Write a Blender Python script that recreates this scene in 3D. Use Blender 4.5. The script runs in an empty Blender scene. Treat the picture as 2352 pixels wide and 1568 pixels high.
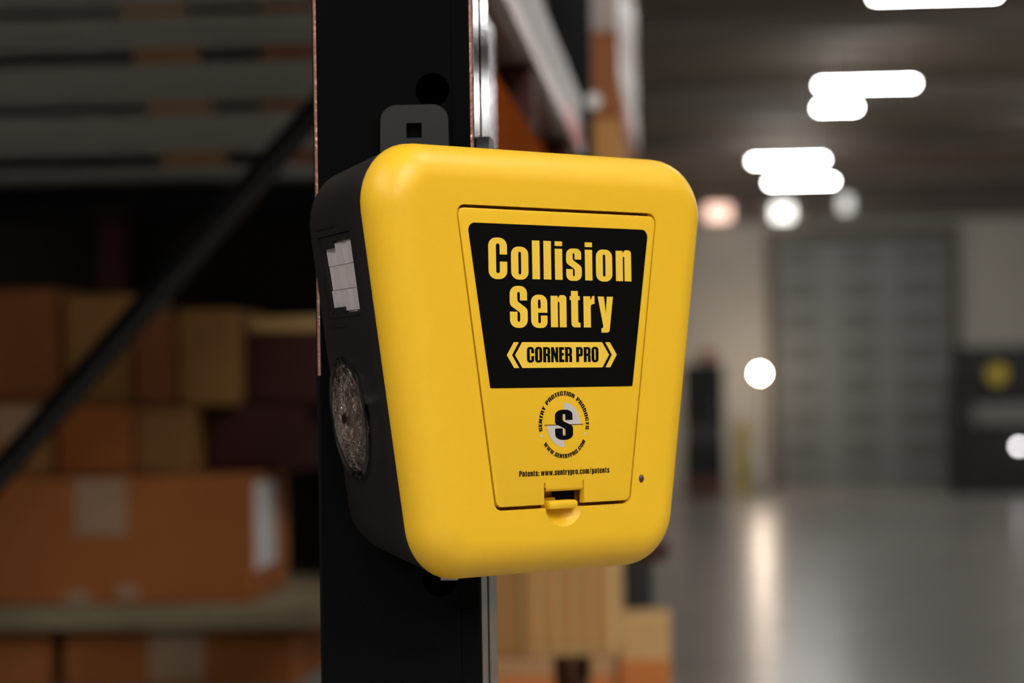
import bpy, bmesh, math, random
from math import pi, sin, cos, tan, radians as R
from mathutils import Vector, Matrix
from mathutils.geometry import tessellate_polygon
random.seed(7)
S = bpy.context.scene
COL = S.collection

# ---------------------------------------------------------------- camera, world, exposure
CAM_H = 2.1
yaw, pitch, roll = R(4.3), R(1.1), R(0.9)
f = Vector((0, cos(pitch), sin(pitch))); u = Vector((0, -sin(pitch), cos(pitch))); r = Vector((1, 0, 0))
M = Matrix.Rotation(yaw, 3, 'Z'); f, u, r = M @ f, M @ u, M @ r
r2 = cos(roll) * r - sin(roll) * u; u2 = cos(roll) * u + sin(roll) * r
cd = bpy.data.cameras.new('camera'); cam = bpy.data.objects.new('camera', cd); COL.objects.link(cam)
cam.matrix_world = Matrix(((r2.x, u2.x, -f.x, 0), (r2.y, u2.y, -f.y, 0), (r2.z, u2.z, -f.z, CAM_H), (0, 0, 0, 1)))
cd.lens = 85; cd.sensor_width = 36; cd.sensor_fit = 'HORIZONTAL'; cd.clip_start = .05; cd.clip_end = 200
cd.dof.use_dof = True; cd.dof.focus_distance = .893; cd.dof.aperture_fstop = 9.3
S.camera = cam
W = bpy.data.worlds.new('world'); S.world = W; W.use_nodes = True
W.node_tree.nodes['Background'].inputs[0].default_value = (.9, .95, 1, 1)
W.node_tree.nodes['Background'].inputs[1].default_value = .02
S.view_settings.view_transform = 'Standard'; S.view_settings.look = 'None'
S.view_settings.gamma = 1; S.view_settings.use_curve_mapping = False
S.view_settings.exposure = 0.29
TUBE = 60.0            # radiance of the ceiling fixtures
S.cycles.use_denoising = True
S.cycles.max_bounces = 8
S.cycles.sample_clamp_indirect = 8
S.cycles.caustics_reflective = False; S.cycles.caustics_refractive = False

# ---------------------------------------------------------------- materials
def mat(name, col, rough=.5, metal=0, spec=.5, noise=None, bump=None, emit=None, trans=0, coat=0):
    """noise=(scale, amount) mottles the colour; bump=(scale, strength, distance) adds fine relief"""
    m = bpy.data.materials.new(name); m.use_nodes = True
    nt = m.node_tree; b = nt.nodes['Principled BSDF']
    b.inputs['Base Color'].default_value = (*col, 1); b.inputs['Roughness'].default_value = rough
    b.inputs['Metallic'].default_value = metal; b.inputs['Specular IOR Level'].default_value = spec
    b.inputs['Transmission Weight'].default_value = trans; b.inputs['Coat Weight'].default_value = coat
    tc = nt.nodes.new('ShaderNodeTexCoord')
    if noise:
        n = nt.nodes.new('ShaderNodeTexNoise'); n.inputs['Scale'].default_value = noise[0]; n.inputs['Detail'].default_value = 5
        nt.links.new(tc.outputs['Object'], n.inputs['Vector'])
        mx = nt.nodes.new('ShaderNodeMix'); mx.data_type = 'RGBA'
        a = noise[1]
        mx.inputs[6].default_value = (*[c * (1 - a) for c in col], 1); mx.inputs[7].default_value = (*[min(1, c * (1 + a)) for c in col], 1)
        nt.links.new(n.outputs['Fac'], mx.inputs[0]); nt.links.new(mx.outputs[2], b.inputs['Base Color'])
    if bump:
        n2 = nt.nodes.new('ShaderNodeTexNoise'); n2.inputs['Scale'].default_value = bump[0]; n2.inputs['Detail'].default_value = 3
        nt.links.new(tc.outputs['Object'], n2.inputs['Vector'])
        bp = nt.nodes.new('ShaderNodeBump'); bp.inputs['Strength'].default_value = bump[1]; bp.inputs['Distance'].default_value = bump[2]
        nt.links.new(n2.outputs['Fac'], bp.inputs['Height']); nt.links.new(bp.outputs[0], b.inputs['Normal'])
    if emit:
        b.inputs['Emission Color'].default_value = (*emit[0], 1); b.inputs['Emission Strength'].default_value = emit[1]
    return m
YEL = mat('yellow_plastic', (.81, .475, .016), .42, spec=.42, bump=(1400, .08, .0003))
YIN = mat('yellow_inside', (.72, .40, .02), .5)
PRT = mat('yellow_print', (.84, .54, .05), .45)
BLK = mat('black_print', (.0025, .0025, .002), .5, spec=.06)
GRY = mat('grey_print', (.52, .47, .44), .5)
HOU = mat('black_housing_plastic', (.009, .0072, .0072), .42, spec=.4, bump=(1800, .15, .0003))
TAB = mat('charcoal_bracket_plastic', (.013, .0125, .0125), .5, spec=.35, bump=(1500, .12, .0003))
PAINT = mat('black_rack_paint', (.004, .004, .0045), .06, spec=.16, bump=(2200, .18, .0002))
PAINT2 = mat('black_frame_paint', (.004, .004, .005), .25, spec=.22)
EDGE_GLINT = mat('copper_edge_glint', (.60, .31, .235), .38, metal=.75, noise=(900, .6), bump=(420, .8, .001))  # copper colour stands in for light reflected along the upright's front corners
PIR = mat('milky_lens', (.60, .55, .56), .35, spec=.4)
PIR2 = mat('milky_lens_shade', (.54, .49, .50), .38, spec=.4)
GLASS = mat('clear_lens', (.95, .93, .93), .04, trans=1.0)
REFL = mat('faceted_reflector', (.62, .53, .50), .06, metal=1, bump=(300, .6, .002))
AMB = mat('amber_emitter', (.30, .06, .01), .2)
LED = mat('smoked_indicator', (.05, .025, .02), .15)
ORG = mat('orange_beam_paint', (.17, .036, .006), .8, spec=0, noise=(9, .15))
CARD = [mat('cardboard_%d' % i, c, .75, spec=.25, noise=(6, .14)) for i, c in enumerate(
    [(.45, .152, .040), (.30, .15, .045), (.42, .20, .06), (.26, .09, .03), (.045, .012, .010), (.48, .30, .12)])]
TAPE = mat('clear_packing_tape', (.52, .34, .22), .14, spec=.7, bump=(60, .5, .004))
LBL = mat('white_paper_label', (.92, .90, .88), .6)
WRAP = mat('pale_stretch_wrap', (.36, .28, .255), .35, spec=.4, bump=(35, .5, .01))
WRAP2 = mat('grey_stretch_wrap', (.17, .145, .13), .4, spec=.35, bump=(35, .5, .01))
WOOD = mat('pallet_wood', (.36, .19, .08), .8, noise=(14, .25))
WOODL = mat('pale_board', (.34, .28, .17), .8, noise=(14, .2))
STEEL = mat('grey_steel', (.33, .34, .32), .5, metal=.1, noise=(5, .15))
DARK = mat('dark_backing', (.012, .010, .009), .9, spec=.1)
FLOOR = mat('polished_concrete', (.36, .33, .295), .25, spec=.55, noise=(.9, .22), bump=(1.1, .05, .02))
CEIL = mat('roof_deck', (.25, .205, .165), .8, noise=(.6, .12))
WALL = mat('painted_block_wall', (.60, .57, .505), .7, noise=(.7, .06))
FASC = mat('dark_fascia', (.16, .135, .115), .8, noise=(.8, .2))
PURL = mat('roof_purlin', (.24, .20, .175), .7)
DOORG = mat('roller_door_grey', (.27, .285, .28), .55)
DOORP = mat('roller_door_panel', (.19, .195, .185), .55)
TUBEM = mat('fixture_diffuser', (1, 1, 1), .5, emit=((1.0, .985, .96), TUBE))
FIXB = mat('fixture_housing', (.75, .75, .74), .5)
BULB = mat('lamp_globe', (1, 1, 1), .4, emit=((1.0, .80, .62), 170))
DIMW = mat('dim_white_lamp', (1, 1, 1), .4, emit=((1.0, .97, .9), 2.6))
DIMP = mat('dim_pink_lamp', (1, 1, 1), .4, emit=((1.0, .62, .48), 1.6))
DIMG = mat('dim_grey_lamp', (1, 1, 1), .4, emit=((.95, .95, .9), .8))
SPOT = mat('glowing_glint', (1, 1, 1), .4, emit=((1.0, .95, .97), 14))  # emission imitates a reflected glint on the bench front
BLACKB = mat('black_enamel', (.008, .008, .008), .5)
GREYB = mat('dark_grey_enamel', (.075, .068, .062), .5)
RUST = mat('red_brown_enamel', (.16, .07, .05), .55)
RED = mat('red_plastic', (.55, .07, .05), .45)
YELB = mat('yellow_safety_paint', (.75, .56, .06), .5)
WHT = mat('off_white_bag', (.8, .8, .74), .6)
BENCH = mat('bench_dark', (.022, .020, .018), .6)
TOPB = mat('bench_grey_top', (.24, .23, .21), .5)
SILV = mat('silver_glint', (.85, .85, .82), .25, metal=.3)  # pale metal for a disc that paints a glint

# ---------------------------------------------------------------- helpers
def link(o, parent=None):
    COL.objects.link(o)
    if parent: o.parent = parent
    return o
def tag(o, label=None, cat=None, group=None, kind=None):
    if label: o['label'] = label
    if cat: o['category'] = cat
    if group: o['group'] = group
    if kind: o['kind'] = kind
    return o
def empty(name, loc=(0, 0, 0), rz=0, **k):
    o = bpy.data.objects.new(name, None); o.empty_display_size = .05
    o.location = loc; o.rotation_euler = (0, 0, rz); link(o); return tag(o, **k)
class MB:
    def __init__(s): s.v = []; s.f = []
    def add(s, vs, fs):
        n = len(s.v); s.v += [tuple(x) for x in vs]; s.f += [tuple(i + n for i in q) for q in fs]; return s
    def box(s, x0, x1, y0, y1, z0, z1, ch=0):
        if ch <= 0:
            vs = [(x, y, z) for z in (z0, z1) for y in (y0, y1) for x in (x0, x1)]
            return s.add(vs, [(0, 2, 3, 1), (4, 5, 7, 6), (0, 1, 5, 4), (2, 6, 7, 3), (0, 4, 6, 2), (1, 3, 7, 5)])
        bm = bmesh.new(); bmesh.ops.create_cube(bm, size=1)
        for v in bm.verts: v.co = Vector(((x0 + x1) / 2 + v.co.x * (x1 - x0), (y0 + y1) / 2 + v.co.y * (y1 - y0), (z0 + z1) / 2 + v.co.z * (z1 - z0)))
        bmesh.ops.bevel(bm, geom=bm.edges[:], offset=ch, segments=2, affect='EDGES', profile=.5)
        bm.verts.index_update(); s.add([v.co[:] for v in bm.verts], [[v.index for v in q.verts] for q in bm.faces]); bm.free(); return s
    def prism(s, poly, a, b, fn):
        """closed polygon (list of 2-D points) between two depths; fn(p, q, depth) -> xyz"""
        n = len(poly); vs = [fn(p[0], p[1], a) for p in poly] + [fn(p[0], p[1], b) for p in poly]
        tr = tessellate_polygon([[Vector((p[0], p[1], 0)) for p in poly]])
        return s.add(vs, [tuple(t) for t in tr] + [tuple(i + n for i in reversed(t)) for t in tr] + [(i, (i + 1) % n, n + (i + 1) % n, n + i) for i in range(n)])
    def tube(s, p, q, rad, n=14, r1=None):
        p, q = Vector(p), Vector(q); d = (q - p).normalized(); a = d.orthogonal().normalized(); b = d.cross(a); r1 = rad if r1 is None else r1
        vs = [p + (a * cos(2 * pi * i / n) + b * sin(2 * pi * i / n)) * rad for i in range(n)] + [q + (a * cos(2 * pi * i / n) + b * sin(2 * pi * i / n)) * r1 for i in range(n)]
        return s.add(vs, [(i, (i + 1) % n, n + (i + 1) % n, n + i) for i in range(n)] + [tuple(range(n))[::-1], tuple(range(n, 2 * n))])
    def ball(s, c, rx, ry, rz, n=20, m=12):
        vs = []; fs = []
        for j in range(m + 1):
            t = pi * j / m
            for i in range(n): vs.append((c[0] + rx * sin(t) * cos(2 * pi * i / n), c[1] + ry * sin(t) * sin(2 * pi * i / n), c[2] + rz * cos(t)))
        for j in range(m):
            for i in range(n): fs.append((j * n + i, (j + 1) * n + i, (j + 1) * n + (i + 1) % n, j * n + (i + 1) % n))
        return s.add(vs, fs)
    def build(s, name, m, parent=None, smooth=False, fix=True):
        me = bpy.data.meshes.new(name); me.from_pydata(s.v, [], s.f); me.update()
        bm = bmesh.new(); bm.from_mesh(me)
        bmesh.ops.remove_doubles(bm, verts=bm.verts, dist=1e-7)
        if fix: bmesh.ops.recalc_face_normals(bm, faces=bm.faces)
        bm.to_mesh(me); bm.free()
        me.materials.append(m)
        if smooth:
            for p in me.polygons: p.use_smooth = True
            me.set_sharp_from_angle(angle=R(smooth if smooth is not True else 35))
        return link(bpy.data.objects.new(name, me), parent)
def rpoly(pts, seg=6):
    """polygon with filleted corners; pts = (x, y[, radius])"""
    out = []; n = len(pts)
    for i, p in enumerate(pts):
        P = Vector(p[:2]); rad = p[2] if len(p) > 2 else 0
        if rad <= 0: out.append(P); continue
        A = Vector(pts[i - 1][:2]); B = Vector(pts[(i + 1) % n][:2])
        da, db = (A - P), (B - P); la, lb = da.length, db.length; da.normalize(); db.normalize()
        ang = da.angle(db); t = rad / tan(ang / 2); mx = min(la, lb) * .499
        if t > mx: t = mx; rad = t * tan(ang / 2)
        c = P + (da + db).normalized() * (rad / sin(ang / 2)); a0 = P + da * t - c; b0 = P + db * t - c
        th = a0.angle(b0); sg = 1 if a0.x * b0.y - a0.y * b0.x > 0 else -1
        for k in range(seg + 1):
            w = sg * th * k / seg; out.append(c + Vector((a0.x * cos(w) - a0.y * sin(w), a0.x * sin(w) + a0.y * cos(w))))
    return [(q.x, q.y) for q in out]
def boxthing(name, dims, m, label, cat, ch=.004, group=None, parent=None):
    o = MB().box(*dims, ch=ch).build(name, m, parent)
    return tag(o, label, cat, group)

# ---------------------------------------------------------------- the building
def st(name, dims, m):
    o = MB().box(*dims).build(name, m); o['kind'] = 'structure'; return o
st('floor', (-14, 16, -12, 50.2, -.1, 0), FLOOR)
ceiling = st('ceiling', (-14, 16, -12, 50.2, 6.4, 6.5), CEIL)
wall_back = st('wall_back', (-14, 16, 50, 50.2, 0, 6.4), WALL)
st('wall_front', (-14, 16, -12.2, -12, 0, 6.4), DARK)
st('wall_left', (-14.2, -14, -12, 50, 0, 6.4), WALL)
st('wall_right', (16, 16.2, -12, 50, 0, 6.4), WALL)
st('trim_1', (-14, 16, 49.75, 50, 5.45, 6.4), FASC)
for y in (14, 21, 28, 35, 42, 49):
    p = MB().box(-14, 16, y, y + .35, 6.15, 6.4).build('purlin', PURL, ceiling)
# sectional door: frame grid + one panel object per field
door = empty('door_1', (3.47, 49.95, 0)); door['kind'] = 'structure'
rows = [0.38, 1.04, 1.70, 2.36, 3.02, 3.68, 4.34]
g = MB()
g.box(-1.72, 1.72, -.02, .04, 0, 5.0)
g.build('door_leaf', DOORG, door)
zs = [0.02] + rows + [5.0]
panel_mesh = None
for zi in range(len(zs) - 1):
    z0, z1 = zs[zi] + .12, zs[zi + 1] - .12
    if z1 - z0 < .1: z0, z1 = zs[zi] + .05, zs[zi + 1] - .05
    for (x0, x1) in ((-1.6, -.92), (-.42, .28), (.72, 1.62)):
        MB().box(x0, x1, -.05, -.021, z0, z1).build('door_panel', DOORP, door)
for x0, x1, z0, z1 in ((-1.95, -1.72, 0, 5.3), (1.72, 1.95, 0, 5.3), (-1.72, 1.72, 5.0, 5.3)):
    MB().box(x0, x1, -.1, .05, z0, z1).build('door_frame', FASC, door)

# ---------------------------------------------------------------- ceiling fixtures
def fixture(x, y, z=5.9, label=None, group=None, L=1.22, w=.075):
    t = empty('ceiling_light', (x, y, z), label=label, cat='light', group=group)
    MB().box(-L / 2, L / 2, -w, w, 0, .06, ch=.01).build('housing', FIXB, t)
    MB().box(-L / 2 + .015, L / 2 - .015, -w + .015, w - .015, -.045, .0, ch=.012).build('diffuser', TUBEM, t)
    for s in (-1, 1): MB().tube((s * .45, 0, .06), (s * .45, 0, 6.4 - z), .008, 8).build('hanger_rod', FIXB, t)
fixture(2.41, 23.8, label='linear ceiling light cut off by the top edge of the picture')
fixture(2.25, 30.9, label='longest white linear ceiling light in full view, upper right')
fixture(2.02, 33.4, label='short-looking ceiling light tucked under the left end of the longest one', L=.55)
fixture(1.65, 41.2, label='upper light of the lower pair of ceiling lights, set to the left')
fixture(2.06, 45.6, label='lower light of the lower pair of ceiling lights, set to the right')
for y in (-9, -5.5, -2):  # unseen fixtures, added and widened to brighten the unit's face
    fixture(2.3, y, label='unseen ceiling light over the near aisle, added wide to light the unit', group='added near aisle lights', L=2.4, w=.20)
fixture(2.3, 1.6, label='unseen slim ceiling light added to highlight the top of the unit', L=2.0, w=.085)  # unseen fixture added for the highlight along the cover's top
for y in (8, 13):
    fixture(2.3, y, label='linear ceiling light out of view farther down the aisle', group='middle aisle lights')
for y in (-6, 2, 10, 18, 26, 34, 42):  # unseen row, moved closer and lengthened to brighten far floor and wall
    fixture(7.2, y, label='unseen linear ceiling light over the right aisle, lengthened to brighten floor and wall', group='unseen right aisle lights', L=2.2)
for y in (-8, -4.8, -1.6):  # unseen fixtures added to brighten the left side of the cover
    fixture(-3.2, y, label='unseen wide ceiling light added over the cross aisle to light the unit from the left', group='added cross aisle lights', L=2.4, w=.11)

# ---------------------------------------------------------------- rack upright carrying the unit
CX0, CX1, CY0, CY1 = -.1472, -.0838, .935, 1.012
up = empty('rack_upright', (-.1155, .97, 0), label='glossy black steel rack upright with round holes behind the yellow unit', cat='rack post')
def loc(p): return (p[0] + .1155, p[1] - .97, p[2])
Z0, Z1, rb, th = .006, 3.3, .0022, .0022
hx, hr, pitch_h = -.0998, .0067, .0951
hz = [2.2165 + pitch_h * k for k in range(-8, 6)]
outer = [(CX0 + rb, Z0), (CX1 - rb, Z0), (CX1 - rb, Z1), (CX0 + rb, Z1)]
def circ(cx, cz, rr, n=28): return [(cx + rr * cos(2 * pi * i / n), cz + rr * sin(2 * pi * i / n)) for i in range(n)]
holes = [circ(hx, z, hr) for z in hz]
m = MB()
loops = [outer] + holes; flat = [p for l in loops for p in l]
tr = tessellate_polygon([[Vector((p[0], p[1], 0)) for p in l] for l in loops])
for y in (CY0, CY0 + th):
    m.add([loc((p[0], y, p[1])) for p in flat], [tuple(t) for t in tr])
for hl in holes:
    n = len(hl); m.add([loc((p[0], CY0, p[1])) for p in hl] + [loc((p[0], CY0 + th, p[1])) for p in hl], [(i, (i + 1) % n, n + (i + 1) % n, n + i) for i in range(n)])
# left flange, right flange (ribbed), returns
prof_r = [(CX1, CY0 + rb), (CX1, .962), (CX1 - .0016, .9645), (CX1 - .0016, .968), (CX1, .9705), (CX1, 1.0075), (CX1 - .0015, 1.0105), (CX1 - .0045, CY1), (CX1 - .02, CY1)]
prof_l = [(CX0, CY0 + rb), (CX0, 1.0075), (CX0 + .0015, 1.0105), (CX0 + .0045, CY1), (CX0 + .02, CY1)]
for pr in (prof_r, prof_l):
    for a, b in zip(pr, pr[1:]):
        m.add([loc((*a, Z0)), loc((*b, Z0)), loc((*b, Z1)), loc((*a, Z1))], [(0, 1, 2, 3)])
    sgn = -1 if pr is prof_r else 1
    a, b = pr[0], pr[-4]
    m.add([loc((a[0] + sgn * th, a[1], Z0)), loc((b[0] + sgn * th, b[1], Z0)), loc((b[0] + sgn * th, b[1], Z1)), loc((a[0] + sgn * th, a[1], Z1))], [(0, 1, 2, 3)])
def arcstrip(mb, cx, cy, a0, a1, n, Z0=Z0, Z1=Z1):
    for i in range(n):
        p = [(cx + rb * cos(a0 + (a1 - a0) * (i + k) / n), cy + rb * sin(a0 + (a1 - a0) * (i + k) / n)) for k in (0, 1)]
        mb.add([loc((*p[0], Z0)), loc((*p[1], Z0)), loc((*p[1], Z1)), loc((*p[0], Z1))], [(0, 1, 2, 3)])
arcstrip(m, CX1 - rb, CY0 + rb, R(-30), 0, 3); arcstrip(m, CX0 + rb, CY0 + rb, R(-180), R(-135), 4)
arcstrip(m, CX1 - rb, CY0 + rb, R(-90), R(-68), 2); arcstrip(m, CX0 + rb, CY0 + rb, R(-100), R(-90), 1)
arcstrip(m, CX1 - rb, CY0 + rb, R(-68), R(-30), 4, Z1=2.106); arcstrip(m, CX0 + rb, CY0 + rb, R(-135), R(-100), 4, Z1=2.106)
m.add([loc((CX0 + .01, CY1 - .003, Z0)), loc((CX1 - .01, CY1 - .003, Z0)), loc((CX1 - .01, CY1 - .003, Z1)), loc((CX0 + .01, CY1 - .003, Z1))], [(0, 1, 2, 3)])
m.build('column', PAINT, up, fix=False)
w = MB(); arcstrip(w, CX1 - rb, CY0 + rb, R(-68), R(-30), 4, Z0=2.106); tag(w.build('edge_glint', EDGE_GLINT, up, smooth=True, fix=False), 'thin coppery highlight painted on the right edge')  # painted highlight strip, stopped where the reflection fades
w = MB(); arcstrip(w, CX0 + rb, CY0 + rb, R(-135), R(-100), 4, Z0=2.106); tag(w.build('edge_glint', EDGE_GLINT, up, smooth=True, fix=False), 'thin coppery highlight painted on the left edge')
MB().box(-.06, .06, -.06, .07, 0, .006).build('foot_plate', PAINT2, up)

# ---------------------------------------------------------------- the yellow warning unit (local mm: x across the face, y into the unit, z up)
unit = empty('collision_warning_unit', (-.0491, .9, CAM_H), R(45), label='yellow trapezoid collision warning unit clamped to the black rack upright', cat='warning unit')
k3 = .001
def L3(x, y, z): return (x * k3, y * k3, z * k3)
T, B, SL, W66, FR, DEP = 88.9, -69.3, .1555, 81.3, 14.0, 16.0
def hw(z): return W66 + SL * (z - 66)
def outline(inset, Rc=22, seg=10, dT=0, dB=0, dW=0):
    sl = math.sqrt(1 + SL * SL); t, b = T - inset - dT, B + inset + dB
    xt, xb = hw(t) - inset * sl - dW, hw(b) - inset * sl - dW; rc = max(Rc - inset, 1)
    return rpoly([(xt, t, rc), (-xt, t, rc), (-xb, b, rc), (xb, b, rc)], seg)
def rings(mb, rr):
    """rr = list of (outline, y)"""
    n = len(rr[0][0]); vs = [L3(p[0], y, p[1]) for o, y in rr for p in o]
    mb.add(vs, [(j * n + i, j * n + (i + 1) % n, (j + 1) * n + (i + 1) % n, (j + 1) * n + i) for j in range(len(rr) - 1) for i in range(n)])
# cover
m = MB(); rr = [(outline(3), DEP), (outline(.15), DEP), (outline(0), DEP - .3)]
NF = 14
for i in range(NF + 1):
    a = pi / 2 * i / NF; rr.append((outline(FR * (1 - cos(a))), FR * (1 - sin(a))))
rings(m, rr)
fo = rr[-1][0]
# recess opening: door outline plus finger scoop
DT, DBt, dwT, dwB, G = 65.3, -43.4, 49.5, 33.0, .75
scx, scz, scr = -.4, -43.6, 9.0
arc = [(scx + scr * cos(a), scz - G + .0 - (scr - 1.4) * sin(a)) for a in [pi * i / 18 for i in range(19)]]
base = rpoly([(dwT + G, DT + 1.25, 3.6), (-dwT - G, DT + 1.25, 3.6), (-dwB - G, DBt - 1.25, 3.6), (dwB + G, DBt - 1.25, 3.6)], 6)
# insert the scoop into the bottom edge of the opening
zb = DBt - 1.25; lo = [p for p in base if abs(p[1] - zb) < 1e-3]
li = max(i for i, p in enumerate(base) if abs(p[1] - zb) < 1e-3 and p[0] < 0)
arc2 = [(scx - scr * cos(pi * i / 20), zb - 7.2 * sin(pi * i / 20)) for i in range(21)]
hole = base[:li + 1] + arc2 + base[li + 1:]
tr = tessellate_polygon([[Vector((p[0], p[1], 0)) for p in fo], [Vector((p[0], p[1], 0)) for p in hole]])
fl = fo + hole; m.add([L3(p[0], 0, p[1]) for p in fl], [tuple(t) for t in tr])
RD = 7.0
n = len(base); edge = [(base[i], base[(i + 1) % n]) for i in range(n) if i != li]
for a, b in edge: m.add([L3(a[0], 0, a[1]), L3(b[0], 0, b[1]), L3(b[0], RD, b[1]), L3(a[0], RD, a[1])], [(0, 1, 2, 3)])
a, b = base[li], base[li + 1]
for p, q in ((a, (scx - scr, zb)), ((scx + scr, zb), b)): m.add([L3(p[0], 0, p[1]), L3(q[0], 0, q[1]), L3(q[0], RD, q[1]), L3(p[0], RD, p[1])], [(0, 1, 2, 3)])
NJ = 8; g = []
for j in range(NJ + 1):
    s = 1 - j / NJ
    g.append([(scx - scr * s * cos(pi * i / 20), 4.2 * (1 - s ** 2.2), zb - 7.2 * s * sin(pi * i / 20)) for i in range(21)])
m.add([L3(*p) for row in g for p in row], [(j * 21 + i, j * 21 + i + 1, (j + 1) * 21 + i + 1, (j + 1) * 21 + i) for j in range(NJ) for i in range(20)])
lipx = [scx - scr * (1 - 2 * i / 20) for i in range(21)]
m.add([L3(x, 4.2 * (1 - abs((x - scx) / scr) ** 2.2), zb) for x in lipx] + [L3(x, RD, zb) for x in lipx], [(i, i + 1, 21 + i + 1, 21 + i) for i in range(20)])
cover = m.build('cover', YEL, unit, smooth=30)
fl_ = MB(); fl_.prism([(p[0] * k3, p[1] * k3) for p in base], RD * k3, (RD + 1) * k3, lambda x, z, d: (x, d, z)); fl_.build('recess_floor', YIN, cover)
# access door with latch notch
nL, nR, nT = -10.0, 10.0, -37.2
dp = rpoly([(dwT, DT, 2.8), (-dwT, DT, 2.8), (-dwB, DBt, 2.8), (nL, DBt), (nL, -35.4), (nL + .75, -35.4), (nL + .75, nT), (nR - .75, nT), (nR - .75, -35.0), (nR, -35.0), (nR, DBt), (dwB, DBt, 2.8)], 6)
bm = bmesh.new()
vs = [bm.verts.new(L3(p[0], -.35, p[1])) for p in dp]; fc = bm.faces.new(vs)
ex = bmesh.ops.extrude_face_region(bm, geom=[fc])
for v in [e for e in ex['geom'] if isinstance(e, bmesh.types.BMVert)]: v.co.y = .0025
bmesh.ops.recalc_face_normals(bm, faces=bm.faces)
fe = [e for e in bm.edges if all(abs(v.co.y + .00035) < 1e-6 for v in e.verts)]
bmesh.ops.bevel(bm, geom=fe, offset=.0005, segments=3, affect='EDGES', profile=.5, clamp_overlap=True)
me = bpy.data.meshes.new('access_door'); bm.to_mesh(me); bm.free(); me.materials.append(YEL)
for p in me.polygons: p.use_smooth = True
me.set_sharp_from_angle(angle=R(40))
adoor = link(bpy.data.objects.new('access_door', me), unit)
# rolled lip above the latch window, latch tab, dark catch behind
m = MB(); lipp = [(-.35 + 2.6 * (1 - cos(a)) * .55, nT + .3 - 1.7 * sin(a)) for a in [pi / 2 * i / 8 for i in range(9)]]
for i in range(8):
    a, b = lipp[i], lipp[i + 1]
    m.add([L3(nL + .8, a[0], a[1]), L3(nR - .8, a[0], a[1]), L3(nR - .8, b[0], b[1]), L3(nL + .8, b[0], b[1])], [(0, 1, 2, 3)])
m.build('window_lip', YEL, adoor, smooth=True)
bx = MB().box(*[q * k3 for q in (-8.4, 5.9, -1.5, 4.6, -45.2, -42.0)], ch=.0011); bx.build('latch_tab', YEL, adoor, smooth=True)
MB().box(*[q * k3 for q in (-.5, 9.0, 3.8, 6.9, -44.2, -37.2)], ch=.0008).build('latch_catch', BLK, adoor)
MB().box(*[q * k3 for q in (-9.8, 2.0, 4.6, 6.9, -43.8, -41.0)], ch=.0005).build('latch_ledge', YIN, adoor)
# printed label
lab = rpoly([(45.2, 60.0, 2.8), (-45.2, 60.0, 2.8), (-35.5, 0.0, .5), (35.5, 0.0, .5)], 6)
MB().prism([(p[0] * k3, p[1] * k3) for p in lab], -.00050, -.0003, lambda x, z, d: (x, d, z)).build('printed_label', BLK, adoor)

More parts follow.
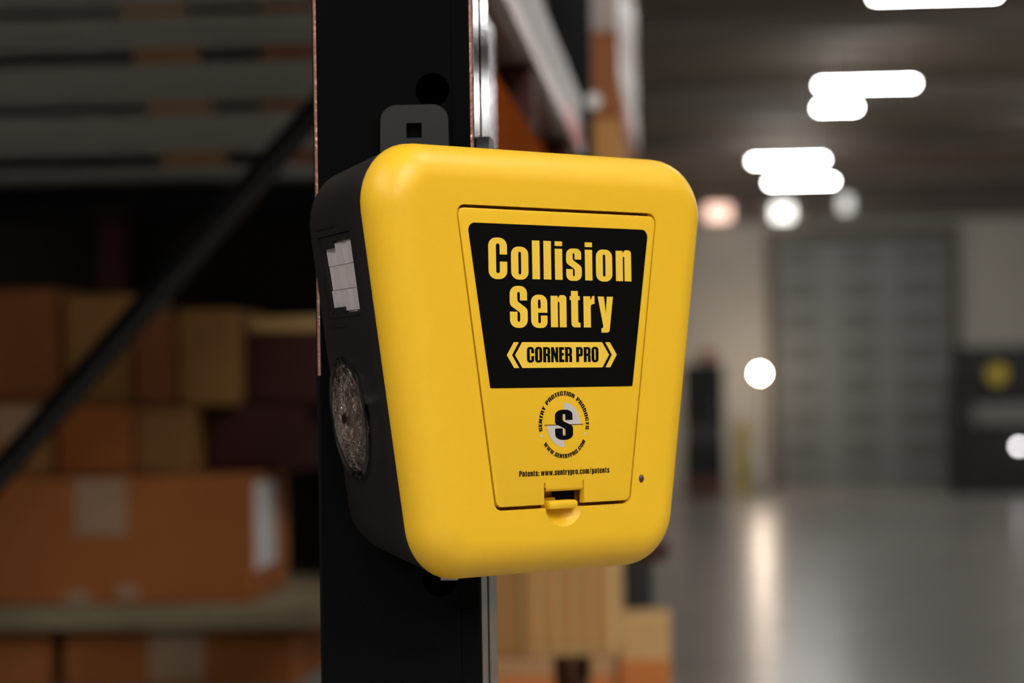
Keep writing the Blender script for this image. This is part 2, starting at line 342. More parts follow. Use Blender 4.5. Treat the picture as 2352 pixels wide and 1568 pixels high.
# hand-drawn condensed poster letters: outer contour with corner radii, then holes
GL = {
 'C': (48, [[(48, 60), (48, 102, 21), (0, 102, 21), (0, -2, 21), (48, -2, 21), (48, 42), (29, 42), (29, 13, 5), (19.5, 13, 5), (19.5, 87, 5), (29, 87, 5), (29, 60)]]),
 'O': (49, [[(49, 102, 21), (0, 102, 21), (0, -2, 21), (49, -2, 21)], [(20, 13, 4), (29, 13, 4), (29, 87, 4), (20, 87, 4)]]),
 'o': (45, [[(45, 81, 19), (0, 81, 19), (0, -2, 19), (45, -2, 19)], [(19, 11, 3.4), (26, 11, 3.4), (26, 68, 3.4), (19, 68, 3.4)]]),
 'l': (20, [[(0, 0), (20, 0), (20, 98), (0, 98)]]),
 'i': (20, [[(0, 0), (20, 0), (20, 79), (0, 79)], None, [(0, 86), (20, 86), (20, 98), (0, 98)]]),
 'n': (43, [[(0, 0), (0, 79), (19, 79), (19.5, 73), (26, 81, 6), (43, 81, 10), (43, 0), (24, 0), (24, 64, 2.5), (19.5, 64, 2.5), (19.5, 0)]]),
 's': (41, [[(41, 53), (41, 81, 17), (0, 81, 17), (0, 43, 13), (23, 28, 7), (23, 10, 3), (18, 10, 3), (18, 28), (0, 28), (0, -2, 17), (42, -2, 17), (42, 35, 13), (18, 52, 7), (18, 69, 3), (23, 69, 3), (23, 53)]]),
 'S': (47, [[(46, 66), (46, 102, 20), (0, 102, 20), (0, 54, 15), (27, 36, 8), (27, 13, 4), (20, 13, 4), (20, 38), (0, 38), (0, -2, 20), (47, -2, 20), (47, 45, 15), (20, 64, 8), (20, 87, 4), (27, 87, 4), (27, 66)]]),
 'e': (44, [[(44, 36), (44, 81, 19), (0, 81, 19), (0, -2, 19), (44, -2, 19), (44, 29), (26, 29), (26, 10, 3.4), (19, 10, 3.4), (19, 36)], [(19, 47), (26, 47), (26, 69, 3.4), (19, 69, 3.4)]]),
 't': (29, [[(4, 92), (23, 92), (23, 79), (28, 79), (28, 69), (23, 69), (23, 12, 2.5), (29, 12), (29, 0), (4, 0, 10), (4, 69), (0, 69), (0, 79), (4, 79)]]),
 'r': (31, [[(0, 0), (0, 79), (19, 79), (19.5, 69), (25, 80, 5), (31, 80.5), (31, 60), (20, 58, 6), (20, 0)]]),
 'y': (43, [[(0, 79), (17.5, 79), (22, 36), (25.5, 79), (43, 79), (33, 0, 8), (31, -13, 8), (9, -13), (9, -2), (13, -2, 2), (14.5, 4, 2)]]),
 'R': (48, [[(0, 0), (0, 100), (48, 100, 18), (48, 54, 9), (40, 49, 4), (48, 44, 9), (48, 0), (29, 0), (29, 39, 5), (20, 43, 2), (20, 0)], [(20, 57), (29, 57, 4), (29, 86, 4), (20, 86)]]),
 'N': (48, [[(0, 0), (0, 100), (18, 100), (31, 56), (31, 100), (48, 100), (48, 0), (32, 0), (17, 48), (17, 0)]]),
 'E': (35, [[(0, 0), (0, 100), (35, 100), (35, 82), (20, 82), (20, 61), (33, 61), (33, 43), (20, 43), (20, 18), (35, 18), (35, 0)]]),
 'P': (47, [[(0, 0), (0, 100), (47, 100, 18), (47, 38, 18), (20, 38), (20, 0)], [(20, 54), (28, 54, 4), (28, 86, 4), (20, 86)]]),
 'T': (40, [[(0, 100), (40, 100), (40, 82), (30, 82), (30, 0), (10, 0), (10, 82), (0, 82)]]),
 'Y': (46, [[(0, 100), (19, 100), (23, 66), (27, 100), (46, 100), (33, 40), (33, 0), (13, 0), (13, 40)]]),
 'I': (20, [[(0, 0), (20, 0), (20, 100), (0, 100)]]),
 'D': (48, [[(0, 0), (0, 100), (48, 100, 20), (48, 0, 20)], [(20, 15), (28, 15, 5), (28, 85, 5), (20, 85)]]),
 'U': (48, [[(0, 100), (20, 100), (20, 14, 4), (28, 14, 4), (28, 100), (48, 100), (48, -2, 21), (0, -2, 21)]]),
 'W': (72, [[(0, 100), (18, 100), (23, 40), (28, 100), (44, 100), (49, 40), (54, 100), (72, 100), (60, 0), (43, 0), (36, 52), (29, 0), (12, 0)]]),
 'M': (62, [[(0, 0), (0, 100), (25, 100), (31, 50), (37, 100), (62, 100), (62, 0), (44, 0), (44, 62), (36, 0), (26, 0), (18, 62), (18, 0)]]),
 'a': (43, [[(0, 54), (0, 81, 17), (43, 81, 17), (43, 0), (24, 0), (24, 7), (18, -2, 5), (0, -2, 10), (0, 46, 12), (25, 50, 3), (25, 69, 3), (18, 69, 3), (18, 54)], [(18.5, 11, 3), (25, 11, 3), (25, 40), (18.5, 34, 4)]]),
 'p': (44, [[(0, -20), (0, 79), (19, 79), (19.5, 74), (26, 81, 6), (44, 81, 10), (44, -2, 10), (26, -2, 6), (19.5, 5), (19.5, -20)], [(19.5, 12), (25, 12, 2), (25, 67, 2), (19.5, 67)]]),
 'c': (42, [[(42, 50), (42, 81, 18), (0, 81, 18), (0, -2, 18), (42, -2, 18), (42, 30), (25, 30), (25, 10, 3), (19, 10, 3), (19, 69, 3), (25, 69, 3), (25, 50)]]),
 'm': (66, [[(0, 0), (0, 79), (19, 79), (19.5, 73), (26, 81, 6), (38, 81, 5), (42, 74), (48, 81, 5), (66, 81, 10), (66, 0), (47, 0), (47, 64, 2), (43, 64, 2), (43, 0), (24, 0), (24, 64, 2), (19.5, 64, 2), (19.5, 0)]]),
 'w': (64, [[(0, 79), (17, 79), (21, 32), (25, 79), (39, 79), (43, 32), (47, 79), (64, 79), (54, 0), (38, 0), (32, 42), (26, 0), (10, 0)]]),
 ':': (18, [[(0, 0), (18, 0), (18, 17), (0, 17)], None, [(0, 46), (18, 46), (18, 63), (0, 63)]]),
 '.': (18, [[(0, 0), (18, 0), (18, 18), (0, 18)]]),
 '/': (34, [[(0, -3), (14, -3), (34, 101), (20, 101)]]),
}
def glyph(ch):
    w_, cs = GL[ch]; parts = [[]]
    for c in cs:
        if c is None: parts.append([])
        else: parts[-1].append(rpoly(c, 7))
    return w_, parts
def text_layout(s, gap=9, space=26):
    x = 0; out = []
    for ch in s:
        if ch == ' ': x += space; continue
        w_, parts = glyph(ch); out.append((x, w_, parts)); x += w_ + gap
    return out, x - gap
def put(mb, parts, fn, y):
    for loops in parts:
        tr = tessellate_polygon([[Vector((p[0], p[1], 0)) for p in l] for l in loops])
        mb.add([L3(*(lambda q: (q[0], y, q[1]))(fn(p))) for l in loops for p in l], [tuple(t) for t in tr])
def text(name, s, x0, x1, zb, cap, m, y, parent, gap=9, space=26):
    lay, wd = text_layout(s, gap, space); sx = (x1 - x0) / wd; sz = cap / 100; mb = MB()
    for x, w_, parts in lay: put(mb, parts, lambda p, x=x: (x0 + (x + p[0]) * sx, zb + p[1] * sz), y)
    return mb.build(name, m, parent)
def arctext(mb, s, rad, a0, a1, cap, y, c, top=True, gap=8, space=34):
    lay, wd = text_layout(s, gap, space); sz = cap / 100
    arclen = abs(a1 - a0) * (rad + (cap / 2 if top else -cap / 2)); sx = arclen / wd
    for x, w_, parts in lay:
        mid = (x + w_ / 2) / wd; a = a0 + (a1 - a0) * mid
        ux = (sin(a), -cos(a)) if top else (-sin(a), cos(a)); uy = (cos(a), sin(a)) if top else (-cos(a), -sin(a))
        r0 = rad
        put(mb, parts, lambda p: (c[0] + cos(a) * r0 + ux[0] * (p[0] - w_ / 2) * sx + uy[0] * p[1] * sz,
                                  c[1] + sin(a) * r0 + ux[1] * (p[0] - w_ / 2) * sx + uy[1] * p[1] * sz), y)
YP = -.56
text('lettering', 'Collision', -35.6, 35.8, 40.0, 14.6, PRT, YP, adoor, gap=10)
text('lettering', 'Sentry', -25.7, 26.0, 22.3, 14.8, PRT, YP, adoor, gap=9)
hm = MB(); zc, hh = 12.0, 4.75
hm.prism([(x * k3, z * k3) for x, z in ((-20.0, zc + hh), (-23.5, zc), (-20.0, zc - hh), (20.0, zc - hh), (23.5, zc), (20.0, zc + hh))], YP * k3, -.0005, lambda x, z, d: (x, d, z))
hm.build('banner', PRT, adoor)
for s in (-1, 1):
    c_ = MB().prism([(s * x * k3, z * k3) for x, z in ((21.6, zc + hh), (24.0, zc + hh), (27.5, zc), (24.0, zc - hh), (21.6, zc - hh), (25.0, zc))], YP * k3, -.0005, lambda x, z, d: (x, d, z))
    c_.build('chevron', PRT, adoor)
text('lettering', 'CORNER PRO', -17.8, 18.0, 9.3, 5.6, BLK, -.62, adoor, gap=6, space=22)
lg = MB(); LC = (0.1, -14.0)
arctext(lg, 'SENTRY PROTECTION PRODUCTS', 10.9, R(191), R(-10), 1.65, -.47, LC)
arctext(lg, 'WWW.SENTRYPRO.COM', 12.5, R(214), R(329), 1.6, -.47, LC, top=False)
lay, wd = text_layout('S')
put(lg, lay[0][2], lambda p: (LC[0] - 4.5 + p[0] / 47 * 9.0, LC[1] - 5.4 + p[1] / 100 * 10.8), -.47)
lg.add([L3(x, -.47, z) for x, z in ((-9.7, -14.12), (9.8, -14.12), (9.8, -13.88), (-9.7, -13.88))], [(0, 1, 2, 3)])
lg.build('emblem_lettering', BLK, adoor)
eg = MB()
for a0 in (0, pi):
    pl = [LC] + [(LC[0] + 8.3 * cos(a0 + pi / 2 * i / 16), LC[1] + 8.3 * sin(a0 + pi / 2 * i / 16)) for i in range(17)]
    eg.add([L3(p[0], -.42, p[1]) for p in pl], [tuple(range(len(pl)))])
for x, z in ((-11.2, -18.0), (10.8, -17.6)):
    eg.add([L3(x + .55 * cos(2 * pi * i / 16), -.42, z + .55 * sin(2 * pi * i / 16)) for i in range(16)], [tuple(range(16))])
eg.build('emblem_field', GRY, adoor)
text('lettering', 'Patents: www.sentrypro.com/patents', -22.3, 22.8, -32.6, 2.15, BLK, -.42, adoor, gap=8, space=20)
# indicator
MB().ball(L3(39.8, .3, -35.5), .00135, .0011, .0016).build('indicator', LED, unit, smooth=True)

# black housing behind the cover: tapers backwards, notched around the upright, recessed for the sensor window
KT, BACK = .38, 84.0
m = MB(); rr = []
for y in (14.5, 16.0, 30, 45, 60, 75, 82.5, 84.0):
    q = (y - 16) / 68; e = 1.2 if y == 84.0 else 0
    rr.append((outline(.45 + e, 22, 10, dT=3.0 * max(q, 0), dB=6 * max(q, 0), dW=KT * max(y - 16, 0)), y))
rings(m, rr); nn = len(rr[0][0])
m.add([L3(p[0], 14.5, p[1]) for p in rr[0][0]], [tuple(range(nn))]); m.add([L3(p[0], 84.0, p[1]) for p in rr[-1][0]], [tuple(range(nn))])
hs = m.build('housing', HOU, unit, smooth=28)
def flank(v, z, n=0):
    """point on the left flank: depth v, height z, n mm outwards"""
    t1 = Vector((KT, 1, 0)).normalized(); t2 = Vector((-SL, 0, 1)).normalized(); nr = t1.cross(t2).normalized()
    if nr.x > 0: nr = -nr
    p = Vector((-(hw(z) - .45) + KT * (v - 16), v, z)) + nr * n
    return (p.x * k3, p.y * k3, p.z * k3)
def fquad(v0, v1, z0, z1, n): return [flank(v0, z0, n), flank(v1, z0, n), flank(v1, z1, n), flank(v0, z1, n)]
def fbox(v0, v1, z0, z1, n0, n1):
    return MB().add(fquad(v0, v1, z0, z1, n0) + fquad(v0, v1, z0, z1, n1), [(0, 1, 2, 3), (7, 6, 5, 4), (0, 4, 5, 1), (1, 5, 6, 2), (2, 6, 7, 3), (3, 7, 4, 0)])
def cut(ob, cutter):
    md = ob.modifiers.new('b', 'BOOLEAN'); md.operation = 'DIFFERENCE'; md.solver = 'EXACT'; md.object = cutter
    dg = bpy.context.evaluated_depsgraph_get(); ev = ob.evaluated_get(dg)
    nm = bpy.data.meshes.new_from_object(ev, depsgraph=dg); ob.modifiers.clear(); old = ob.data; ob.data = nm; nm.name = old.name
    bpy.data.objects.remove(cutter)
bpy.context.view_layer.update()
nt_ = MB().box(0, .3, 0, .3, -.2, .2).build('cutter', HOU, unit)   # in world axes: notch for the upright
# notch corner sits 2.6 mm in front of / beside the upright's corner
wc = Vector((CX1 + .0026, CY0 - .0026)) - Vector((-.0491, .9)); ca, sa = cos(R(45)), sin(R(45))
cu, cv = (wc.x * ca + wc.y * sa), (-wc.x * sa + wc.y * ca)
nt_.data.clear_geometry(); d1 = Vector((-ca, sa)); d2 = Vector((ca, ca))   # left along the front face, back along the side (local x, y)
p0 = Vector((cu, cv)); pts = [p0, p0 + d1 * .3, p0 + d1 * .3 + d2 * .3, p0 + d2 * .3]
c2 = MB().add([(p.x, p.y, -.2) for p in pts] + [(p.x, p.y, .2) for p in pts], [(3, 2, 1, 0), (4, 5, 6, 7), (0, 1, 5, 4), (1, 2, 6, 5), (2, 3, 7, 6), (3, 0, 4, 7)])
bpy.data.objects.remove(nt_)
c2 = c2.build('cutter', HOU, unit); bpy.context.view_layer.update(); cut(hs, c2)
c3 = fbox(33.5, 74.5, 27.2, 58.2, -5.5, 4).build('cutter', HOU, unit); bpy.context.view_layer.update(); cut(hs, c3)
for p in hs.data.polygons: p.use_smooth = True
hs.data.set_sharp_from_angle(angle=R(28))
# sensor window: staggered lens facets
sw = fbox(35.5, 70.0, 29.0, 55.5, -5.4, -2.2).build('sensor_window', PIR2, unit)
rowz = [(29.6, 37.6), (37.8, 46.6), (46.8, 55.0)]; offs = [0, 3.6, 1.2]
for ri, (z0, z1) in enumerate(rowz):
    x = 36.0 - offs[ri] * .6; ci = 0
    while x < 69:
        x1 = min(x + 7.6, 69.5); a = max(x, 36.0)
        if x1 - a > 1:
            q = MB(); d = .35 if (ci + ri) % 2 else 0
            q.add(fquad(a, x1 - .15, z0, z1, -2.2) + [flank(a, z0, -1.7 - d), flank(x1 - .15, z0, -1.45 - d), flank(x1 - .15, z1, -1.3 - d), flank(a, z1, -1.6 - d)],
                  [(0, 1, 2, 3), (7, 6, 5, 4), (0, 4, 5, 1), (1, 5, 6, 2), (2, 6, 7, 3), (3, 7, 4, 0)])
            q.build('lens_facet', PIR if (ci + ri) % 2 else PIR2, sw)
        x = x1; ci += 1
for v0, v1, z0, z1 in ((34, 74, 55.6, 57.9), (34, 74, 27.4, 28.9), (58, 70.5, 53.2, 55.6), (55, 68, 28.9, 31.2), (70.2, 74.2, 28.9, 55.6)):
    fbox(v0, v1, z0, z1, -5.4, -.6).build('window_clip', HOU, sw)
fbox(50, 76, 61.0, 61.7, -.3, .5).build('housing_rib', HOU, hs)
fbox(52, 72, 24.0, 24.7, -.3, .5).build('housing_rib', HOU, hs)
# strobe lens: clear dome with rings over a bright faceted reflector
SV, SZ, SR = 61.0, -10.3, 23.4; ky = 1 / math.sqrt(1 + KT * KT)
def fdisc(rad, n, ph=0, N=48): return [flank(SV + ky * rad * cos(2 * pi * i / N + ph), SZ + rad * sin(2 * pi * i / N + ph), n) for i in range(N)]
def lathe(prof, N=48):
    mb = MB(); vs = []
    for rad, n in prof: vs += fdisc(rad, n, N=N)
    return mb.add(vs, [(j * N + i, j * N + (i + 1) % N, (j + 1) * N + (i + 1) % N, (j + 1) * N + i) for j in range(len(prof) - 1) for i in range(N)])
strobe = lathe([(SR, .0), (SR, 1.6), (SR - 1.2, 2.2), (SR - 2.6, 1.7), (SR - 2.8, .3)]).build('strobe_rim', GLASS, unit, smooth=40)
strobe.name = 'strobe_lamp'
pr = []
for i in range(30):
    t = i / 29; rad = (SR - 2.7) * (1 - t) + .01; pr.append((rad, 1.0 + 4.2 * (1 - (rad / (SR - 2.7)) ** 2) + (.30 if i % 2 else 0)))
lathe(pr).build('lens_dome', GLASS, strobe, smooth=10)
mb = MB(); NR = 11; NA = 40; rnd = random.Random(3); vs = []
for j in range(NR + 1):
    for i in range(NA):
        rad = (SR - 2.9) * (1 - j / NR) + .05; a = 2 * pi * (i + .5 * (j % 2)) / NA
        vs.append(flank(SV + ky * rad * cos(a), SZ + rad * sin(a), .2 + rnd.random() * 1.3))
mb.add(vs, [(j * NA + i, j * NA + (i + 1) % NA, (j + 1) * NA + (i + 1) % NA, (j + 1) * NA + i) for j in range(NR) for i in range(NA)])
mb.build('reflector', REFL, strobe, fix=False)
mb = MB(); mb.add(fdisc(1.7, .85, N=20) + fdisc(1.2, 2.2, N=20), [(i, (i + 1) % 20, 20 + (i + 1) % 20, 20 + i) for i in range(20)] + [tuple(range(20, 40))]); mb.build('emitter', AMB, strobe)
# clamp bracket with tabs, lying on the upright's front and side
br = MB()
def wl(x, y, z):   # world -> unit local
    dx, dy = x + .0491, y - .9; return (dx * ca + dy * sa, -dx * sa + dy * ca, z - CAM_H)
def wbox(mb, x0, x1, y0, y1, z0, z1):
    mb.add([wl(x, y, z) for z in (z0, z1) for y in (y0, y1) for x in (x0, x1)], [(0, 2, 3, 1), (4, 5, 7, 6), (0, 1, 5, 4), (2, 6, 7, 3), (0, 4, 6, 2), (1, 3, 7, 5)])
wbox(br, -.121, CX1 + .0022, CY0 - .0024, CY0 - .0001, 2.06, 2.178)
wbox(br, CX1 + .0001, CX1 + .0022, CY0 - .0024, .984, 2.045, 2.178)
bro = br.build('clamp_bracket', TAB, unit)
tp = rpoly([(-.1206, 2.1775), (-.0934, 2.1775), (-.0937, 2.2106, .0062), (-.1200, 2.2106, .0062)], 8)
sq = [(-.1101, 2.1977), (-.1040, 2.1977), (-.1040, 2.2035), (-.1101, 2.2035)]
mb = MB(); loops = [tp, sq]; tr = tessellate_polygon([[Vector((p[0], p[1], 0)) for p in l] for l in loops]); fl2 = [p for l in loops for p in l]
for y in (CY0 - .0026, CY0 - .0001): mb.add([wl(p[0], y, p[1]) for p in fl2], [tuple(t) for t in tr])
for l in loops:
    n = len(l); mb.add([wl(p[0], CY0 - .0026, p[1]) for p in l] + [wl(p[0], CY0 - .0001, p[1]) for p in l], [(i, (i + 1) % n, n + (i + 1) % n, n + i) for i in range(n)])
mb.build('clamp_tab', TAB, bro, smooth=30)
lug = MB(); wbox(lug, -.0990, -.0925, CY0 - .0045, CY0 - .0025, 2.0262, 2.0345); tag(lug.build('bracket_lug', PIR, bro), 'small pale lug below the unit')
tp2 = rpoly([(.938, 2.1775), (.968, 2.1775), (.966, 2.199, .007), (.940, 2.199, .007)], 8)
mb = MB(); mb.prism(tp2, CX1 + .0004, CX1 + .0052, lambda y, z, d: wl(d, y, z)); mb.build('clamp_tab', TAB, bro, smooth=30)

# ---------------------------------------------------------------- racking behind
fr = empty('brace_frame', (-.31, 2.5, 0), label='black upright frame with a diagonal brace crossing in front of the cartons', cat='rack frame')
def fl3(x, y, z): return (x + .31, y - 2.5, z)
mb = MB(); a, b = Vector((-1.33, 2.5, 1.36)), Vector((-.33, 2.5, 2.4585))
mb.tube(fl3(*a), fl3(*b), .0145, 18); mb.build('diagonal_brace', PAINT2, fr, smooth=True)
MB().box(-.045, .02, -.03, .03, 0, 2.9).build('post', PAINT2, fr); MB().box(-1.06, -1.0, -.03, .03, 0, 2.9).build('post', PAINT2, fr)
mb = MB(); mb.box(-1.0, -.045, -.014, .014, .3, .34); mb.build('cross_tie', PAINT2, fr)

rb_ = boxthing('rack_beam', (-.175, -.135, 1.36, 3.449, 2.20, 2.324), ORG, 'dark orange rack beam running back from the black upright along the aisle', 'rack beam', ch=.006)
MB().box(-.215, -.166, 1.36, 3.0, 2.3235, 2.383).build('raised_step', ORG, rb_)
MB().box(-.138, -.118, 1.013, 1.46, 2.205, 2.318).build('end_connector', PAINT2, rb_)
for i, y in enumerate((1.4, 2.1, 2.75)):
    boxthing('wooden_bearer', (-.163, -.137, y, y + .06, 2.324, 2.383), CARD[4], ['wooden bearer under the near end of the long wrapped carton', 'wooden bearer under the middle of the long wrapped carton', 'wooden bearer under the far end of the long wrapped carton'][i], 'bearer', ch=.002, group='bearers on the orange beam')
lc = boxthing('wrapped_carton', (-.215, -.135, 1.3, 3.0, 2.383, 2.468), WRAP2, 'long pale carton in stretch wrap lying on the orange rack beam', 'carton', ch=.01)
MB().box(-.136, -.1335, 1.3, 3.0, 2.384, 2.402).build('wrap_edge', WRAP, lc)
MB().box(-.136, -.1332, 2.62, 2.95, 2.385, 2.41).build('red_band', RED, lc)
p2 = empty('rack_post', (-.17, 3.49, 0), label='black rack post standing beyond the long wrapped carton', cat='rack post')
MB().box(-.035, .03, -.04, .04, .005, 2.96, ch=.004).build('column', PAINT2, p2); MB().box(-.06, .05, -.06, .06, 0, .006).build('foot_plate', PAINT2, p2)
tag(MB().tube((-.137, 3.446, 2.508), (-.137, 3.4499, 2.508), .011, 18).build('round_glint', SILV), 'small pale disc painted as a glint on the black rack post', 'glint')  # disc stands in for a specular glint on the post
# stack of cartons in the next bay on the upper beam
b2 = boxthing('rack_beam', (-.44, -.108, 3.62, 3.66, 2.09, 2.19), ORG, 'orange cross beam under the carton tower in the next bay', 'rack beam', ch=.006)
MB().box(-.44, -.39, 3.62, 3.66, 0, 2.09).build('leg', PAINT2, b2); MB().box(-.2, -.15, 3.62, 3.66, 0, 2.09).build('leg', PAINT2, b2)
b3 = boxthing('rack_beam', (-.44, -.108, 4.7, 4.74, 2.09, 2.19), ORG, 'orange cross beam at the far side of the carton tower', 'rack beam', ch=.006)
MB().box(-.44, -.39, 4.7, 4.74, 0, 2.09).build('leg', PAINT2, b3); MB().box(-.2, -.15, 4.7, 4.74, 0, 2.09).build('leg', PAINT2, b3)
for z0, z1, m_, l_ in ((2.19, 2.335, CARD[1], 'tan carton at the bottom of the tower beside the black rack post'), (2.335, 2.50, CARD[2], 'pale tan carton in the middle of the tower beside the black rack post'), (2.50, 2.63, CARD[3], 'wrapped brown carton near the top of the tower at the picture top'), (2.63, 2.85, WRAP, 'pale wrapped carton on top of the tower, cut by the picture top')):
    c_ = boxthing('tower_carton', (-.44, -.105, 3.6, 4.8, z0, z1), m_, l_, 'carton', ch=.006, group='carton tower in the next bay')
    if z0 in (2.19, 2.50): MB().box(-.1055, -.1035, 3.9, 4.2, z0 + .02, z0 + .06).build('red_label', RED, c_)
    if z0 == 2.50: MB().box(-.1055, -.1035, 3.62, 4.78, z0 + .06, z0 + .12).build('wrap_band', LBL, c_)

# shelf level below: deck on legs, pallet with tan cartons, carton stack at the left
sh = empty('rack_shelf', (-.66, 4, 0), label='lower rack shelf with steel deck under the left carton stack', cat='rack shelf')
MB().box(-.64, .22, -1.25, 1.2, 1.66, 1.68).build('deck', STEEL, sh)
for x in (-.6, .15):
    MB().box(x, x + .04, -1.25, 1.2, 1.56, 1.66).build('beam', ORG, sh)
    for y in (-1.24, 1.13): MB().box(x, x + .06, y, y + .06, 0, 1.56).build('leg', PAINT2, sh)
sh2 = empty('rack_shelf', (-.26, 3.08, 0), label='short rack shelf with steel deck under the wooden pallet', cat='rack shelf')
MB().box(-.17, .227, -.33, .34, 1.66, 1.68).build('deck', STEEL, sh2)
for x in (-.16, .18):
    MB().box(x, x + .04, -.33, .34, 1.56, 1.66).build('beam', ORG, sh2)
    for y in (-.32, .28): MB().box(x, x + .04, y, y + .04, 0, 1.56).build('leg', PAINT2, sh2)
pal = empty('pallet', (-.226, 3.06, 1.68), label='wooden pallet under the tan cartons at the foot of the picture', cat='pallet')
for x, x1 in ((-.19, -.07), (-.06, .058), (.100, .127)): MB().box(x, x1, -.28, .28, .088, .108, ch=.002).build('deck_board', WOOD, pal)
for x, x1 in ((-.19, -.1), (-.02, .058), (.10, .125)): MB().box(x, x1, -.28, .28, .014, .088, ch=.002).build('stringer', CARD[0], pal)
MB().box(-.19, .127, -.28, .28, 0, .014).build('bottom_board', WOOD, pal)
tc = boxthing('tan_carton', (-.204, -.094, 2.80, 3.07, 1.788, 2.02), CARD[5], 'tall pale tan carton with vertical ribs directly under the yellow unit', 'carton', ch=.004)
for x in (-.196, -.176, -.156, -.136, -.116): MB().box(x, x + .011, 2.7965, 2.801, 1.80, 2.01, ch=.001).build('rib', CARD[2], tc)
boxthing('brown_carton', (-.262, -.2055, 2.80, 3.07, 1.788, 2.0), CARD[1], 'narrow brown carton between the black upright and the tall tan carton', 'carton')
sc = boxthing('small_carton', (-.097, -.036, 2.95, 3.12, 1.68, 1.814), CARD[5], 'small tan carton with a reddish lower band at the aisle edge beside the pallet', 'carton', ch=.003)
MB().box(-.0965, -.0355, 2.948, 2.951, 1.682, 1.766).build('lower_band', CARD[0], sc)
tt = empty('black_tote', (-.078, 3.22, 1.68), label='black tote with dark red lid behind the small tan carton', cat='tote')
MB().box(-.018, .018, -.06, .06, 0, .192, ch=.004).build('body', BLACKB, tt); MB().box(-.02, .040, -.066, .066, .192, .212, ch=.004).build('lid', CARD[4], tt)

def carton(name, d, m_, label, group=None, ch=.005, seam=False):
    c = boxthing(name, d, m_, label, 'carton', ch=ch, group=group); return c
G1 = 'cartons stacked at the left'
carton('carton', (-1.12, -.922, 3.40, 3.85, 1.68, 1.768), CARD[0], 'brown carton at the bottom left corner of the picture', G1)
c = carton('carton', (-.905, -.572, 3.40, 3.85, 1.68, 1.768), CARD[0], 'brown carton under the pale board, next to the black upright', G1)
MB().box(-.78, -.70, 3.3975, 3.401, 1.69, 1.764).build('tape', TAPE, c)
boxthing('slip_board', (-1.12, -.535, 3.36, 3.95, 1.768, 1.80), WOODL, 'pale flat board separating the lower cartons from the large taped carton', 'board', ch=.003)
c = carton('carton', (-1.15, -.632, 3.40, 3.72, 1.80, 1.982), CARD[0], 'large brown carton with shiny tape and a white side label', G1)
MB().box(-.632, -.6305, 3.43, 3.60, 1.845, 1.97).build('side_label', LBL, c)
MB().box(-.885, -.81, 3.3975, 3.401, 1.90, 1.980).build('tape', TAPE, c)
MB().box(-.90, -.865, 3.3975, 3.401, 1.802, 1.82).build('tape', TAPE, c); MB().box(-.825, -.795, 3.3975, 3.401, 1.808, 1.828).build('tape', TAPE, c)
c = carton('carton', (-1.13, -.932, 3.44, 3.70, 1.982, 2.088), CARD[2], 'carton at the left edge with a pale shiny patch, on the large taped carton', G1)
MB().box(-1.01, -.94, 3.4375, 3.441, 2.035, 2.086).build('tape', TAPE, c)
carton('carton', (-.928, -.812, 3.46, 3.70, 1.982, 2.084), CARD[0], 'brown carton under the diagonal brace, on the large taped carton', G1)
carton('carton', (-.808, -.722, 3.45, 3.70, 1.982, 2.08), CARD[1], 'olive brown carton just right of the brace, on the large taped carton', G1)
carton('carton', (-.715, -.575, 3.52, 3.72, 1.982, 2.080), CARD[4], 'dark maroon carton behind the right end of the large taped carton', G1)
c = carton('carton', (-1.13, -.925, 3.46, 3.75, 2.088, 2.256), CARD[3], 'reddish brown carton at the left edge, upper layer of the stack', G1)  # upper layer uses darker cardboard, its dimmer light put into the colour
carton('carton', (-.920, -.818, 3.48, 3.75, 2.086, 2.246), CARD[1], 'olive carton beside the brace, tallest in the upper layer', G1)
carton('carton', (-.812, -.752, 3.47, 3.75, 2.083, 2.215), CARD[3], 'narrow carton right of the brace in the upper layer', G1)
carton('carton', (-.748, -.668, 3.47, 3.75, 2.081, 2.222), CARD[1], 'carton at the right end of the upper layer', G1)
c = carton('carton', (-.662, -.545, 3.56, 3.75, 2.080, 2.212), CARD[4], 'carton with shadow in its dark colour and a painted lit top strip beside the black upright', G1)  # shadow put into the dark colour; the strip below paints the lit top
MB().box(-.66, -.547, 3.5575, 3.561, 2.190, 2.211).build('lit_top_strip', CARD[5], c)

# rails stored above: black shelf with five grey steel rails and spacers
bs = empty('black_shelf', (-.85, 3.85, 0), label='black steel shelf holding the stack of grey rails above the cartons', cat='shelf')
MB().box(-.45, .40, -.18, .18, 2.39, 2.425).build('shelf_plate', PAINT2, bs)
for x in (-.45, .35):
    for y in (-.18, .13): MB().box(x, x + .05, y, y + .05, 1.68, 2.39).build('leg', PAINT2, bs)
rz = [(2.425, 2.452), (2.474, 2.536), (2.552, 2.614), (2.636, 2.688), (2.702, 2.76)]
nm = ['bottom', 'second lowest', 'middle', 'second highest', 'topmost']
for i, (z0, z1) in enumerate(rz):
    rl = empty('steel_rail', (-.85, 3.78, z0), label='%s grey steel rail in the stack at the upper left' % nm[i], cat='rail', group='grey rails on the black shelf')
    h = z1 - z0; prof = [(-.08, 0), (.10, 0), (.10, .006), (-.065, .006), (-.065, h - .006), (.10, h - .006), (.10, h), (-.08, h)]
    MB().prism(prof, -.34, .39, lambda y, z, x: (x, y, z)).build('channel', STEEL, rl)
    MB().box(-.34, .39, -.086, -.08, 0, h * .28).build('lip', STEEL, rl)
    if i < 4:
        for x in (-.82 - .02 * i, -.66):
            boxthing('spacer_block', (x, x + .10, 3.70, 3.87, z1, rz[i + 1][0]), CARD[3] if x == -.66 else WOOD, '%s resting on the %s grey rail' % ('darker wooden spacer nearest the black upright' if x == -.66 else 'brown wooden spacer near mid length', nm[i]), 'spacer', ch=0, group='wooden spacers between the rails')
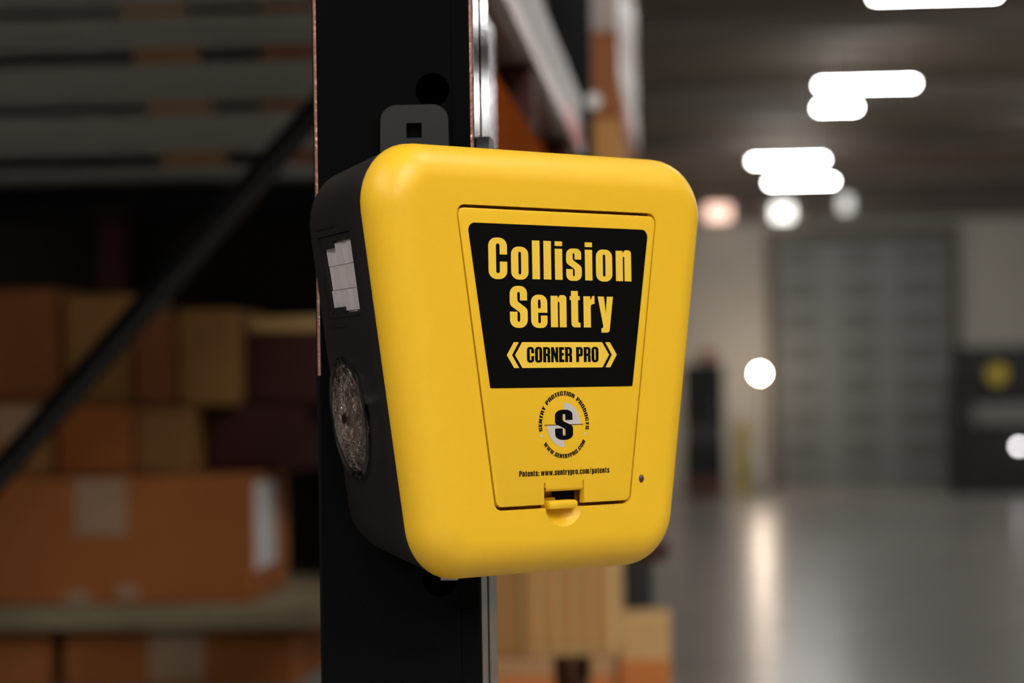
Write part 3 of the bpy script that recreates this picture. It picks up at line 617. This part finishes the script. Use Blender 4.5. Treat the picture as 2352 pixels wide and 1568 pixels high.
st('wall_shade_sheet', (-3.2, -.57, 5.4, 5.5, 0, 6.4), DARK)  # black sheet painted for the shaded depth of the rack
boxthing('red_post', (-1.32, -1.262, 5.30, 5.36, 0, 2.62), CARD[4], 'faint dark red post against the dark shade sheet', 'post', ch=.003)

# ---------------------------------------------------------------- far end of the hall
ca_ = empty('tool_cabinet', (.16, 45.2, 0), label='black cabinet with a grey band standing by the far wall', cat='cabinet')
MB().box(-.38, .38, -.2, .4, .02, .42).build('base', RUST, ca_); MB().box(-.38, .38, -.25, .4, .42, 1.02, ch=.02).build('lower_body', BLACKB, ca_)
MB().box(-.37, .37, -.22, .4, 1.02, 1.4).build('grey_band', GREYB, ca_); MB().box(-.38, .38, -.25, .4, 1.4, 2.5, ch=.02).build('upper_body', BLACKB, ca_)
MB().tube((.25, -.25, 1.5), (.25, -.25, 1.9), .015, 8).build('handle', STEEL, ca_)
MB().box(-.36, .36, -.2, .38, 0, .02).build('plinth', BLACKB, ca_)
tag(MB().ball((.25, 45.2, 2.635), .16, .16, .13).build('red_bucket', RED, None, smooth=True), 'red rounded bucket on top of the black cabinet', 'bucket')
lp = empty('post_lamp', (1.29, 48, 0), label='bright warm round lamp on a slim stand left of the grey door', cat='lamp')
MB().ball((0, 0, 2.31), .085, .085, .085).build('globe', BULB, lp, smooth=True)
MB().tube((0, 0, 0), (0, 0, 2.24), .02, 10).build('pole', FASC, lp); MB().tube((0, 0, 0), (0, 0, .03), .18, 20).build('base', FASC, lp)
bo = empty('bollard', (.87, 46.2, 0), label='yellow bollard between the black cabinet and the grey door', cat='bollard')
MB().tube((0, 0, 0), (0, 0, 1.36), .11, 18).build('pipe', YELB, bo, smooth=40); MB().ball((0, 0, 1.36), .11, .11, .08).build('cap', YELB, bo, smooth=True)
tag(MB().ball((1.14, 46.3, .42), .15, .15, .42, 14, 10).build('white_sack', WHT, None, smooth=True), 'off-white sack standing beside the yellow bollard', 'sack')
be = empty('workbench', (5.6, 45.4, 0), label='dark workbench with a grey top at the far right', cat='workbench')
MB().box(-.85, 1.2, -.3, .5, 0, 1.28).build('cabinet_body', BENCH, be); MB().box(-.5, 1.25, -.4, .55, 1.28, 1.66, ch=.02).build('worktop', TOPB, be)
MB().box(-.8, 1.2, .3, .5, 1.66, 2.74).build('back_panel', BENCH, be); MB().box(-.92, -.62, -.35, .5, 0, 2.2).build('side_locker', BLACKB, be)
tag(MB().tube((5.63, 45.60, 2.21), (5.63, 45.699, 2.21), .19, 24).build('hose_reel', YELB), 'round yellow reel hung on the dark panel above the workbench', 'reel')
tag(MB().tube((5.93, 45.05, .88), (5.93, 45.099, .88), .045, 16).build('bench_glint', SPOT), 'small glowing disc painted as a glint on the workbench front at the right edge', 'lamp')  # glowing disc in place of a reflective glint, not a light source
for x, z, m_, l_, w_ in ((.54, 5.62, DIMP, 'dim pinkish lamp high on the far wall, nearest the yellow unit', .26), (1.86, 5.60, DIMW, 'whitish lamp high on the far wall under the lowest ceiling light', .2), (3.14, 5.75, DIMG, 'faint grey lamp high on the far wall, right of the whitish one', .12)):
    t = empty('wall_lamp', (x, 49.6, z), label=l_, cat='lamp', group='lamps on the far fascia')
    MB().box(-w_, w_, 0, .15, -.16, .16, ch=.03).build('lens', m_, t); MB().box(-w_ * .7, w_ * .7, .14, .16, -.12, .12).build('bracket', FASC, t)

# added deck and panels, unseen above the left bay, put in to shade cartons
ud = empty('unseen_shade_deck', (-.8, 3.2, 0), label='unseen deck with panels, added above the grey rails to shade the cartons', cat='light blocker')
MB().box(-.9, .65, -2.0, 2.1, 2.98, 3.02).build('deck', STEEL, ud)  # added deck that shades the cartons
MB().box(.60, .615, -2.0, .0, 2.64, 2.98).build('side_shade_panel', STEEL, ud)
for x in (-.9, .34):
    for y in (-2.0, 2.06): MB().box(x, x + .04, y, y + .04, 0, 2.98).build('leg', PAINT2, ud)  # legs of the added shade deck
    MB().box(x, x + .04, -1.96, 2.06, 2.90, 2.98).build('beam', ORG, ud)
MB().box(-.86, .34, -2.0, -1.96, 2.385, 2.98).build('front_shade_panel', STEEL, ud)  # added sheet that blocks light from the cartons
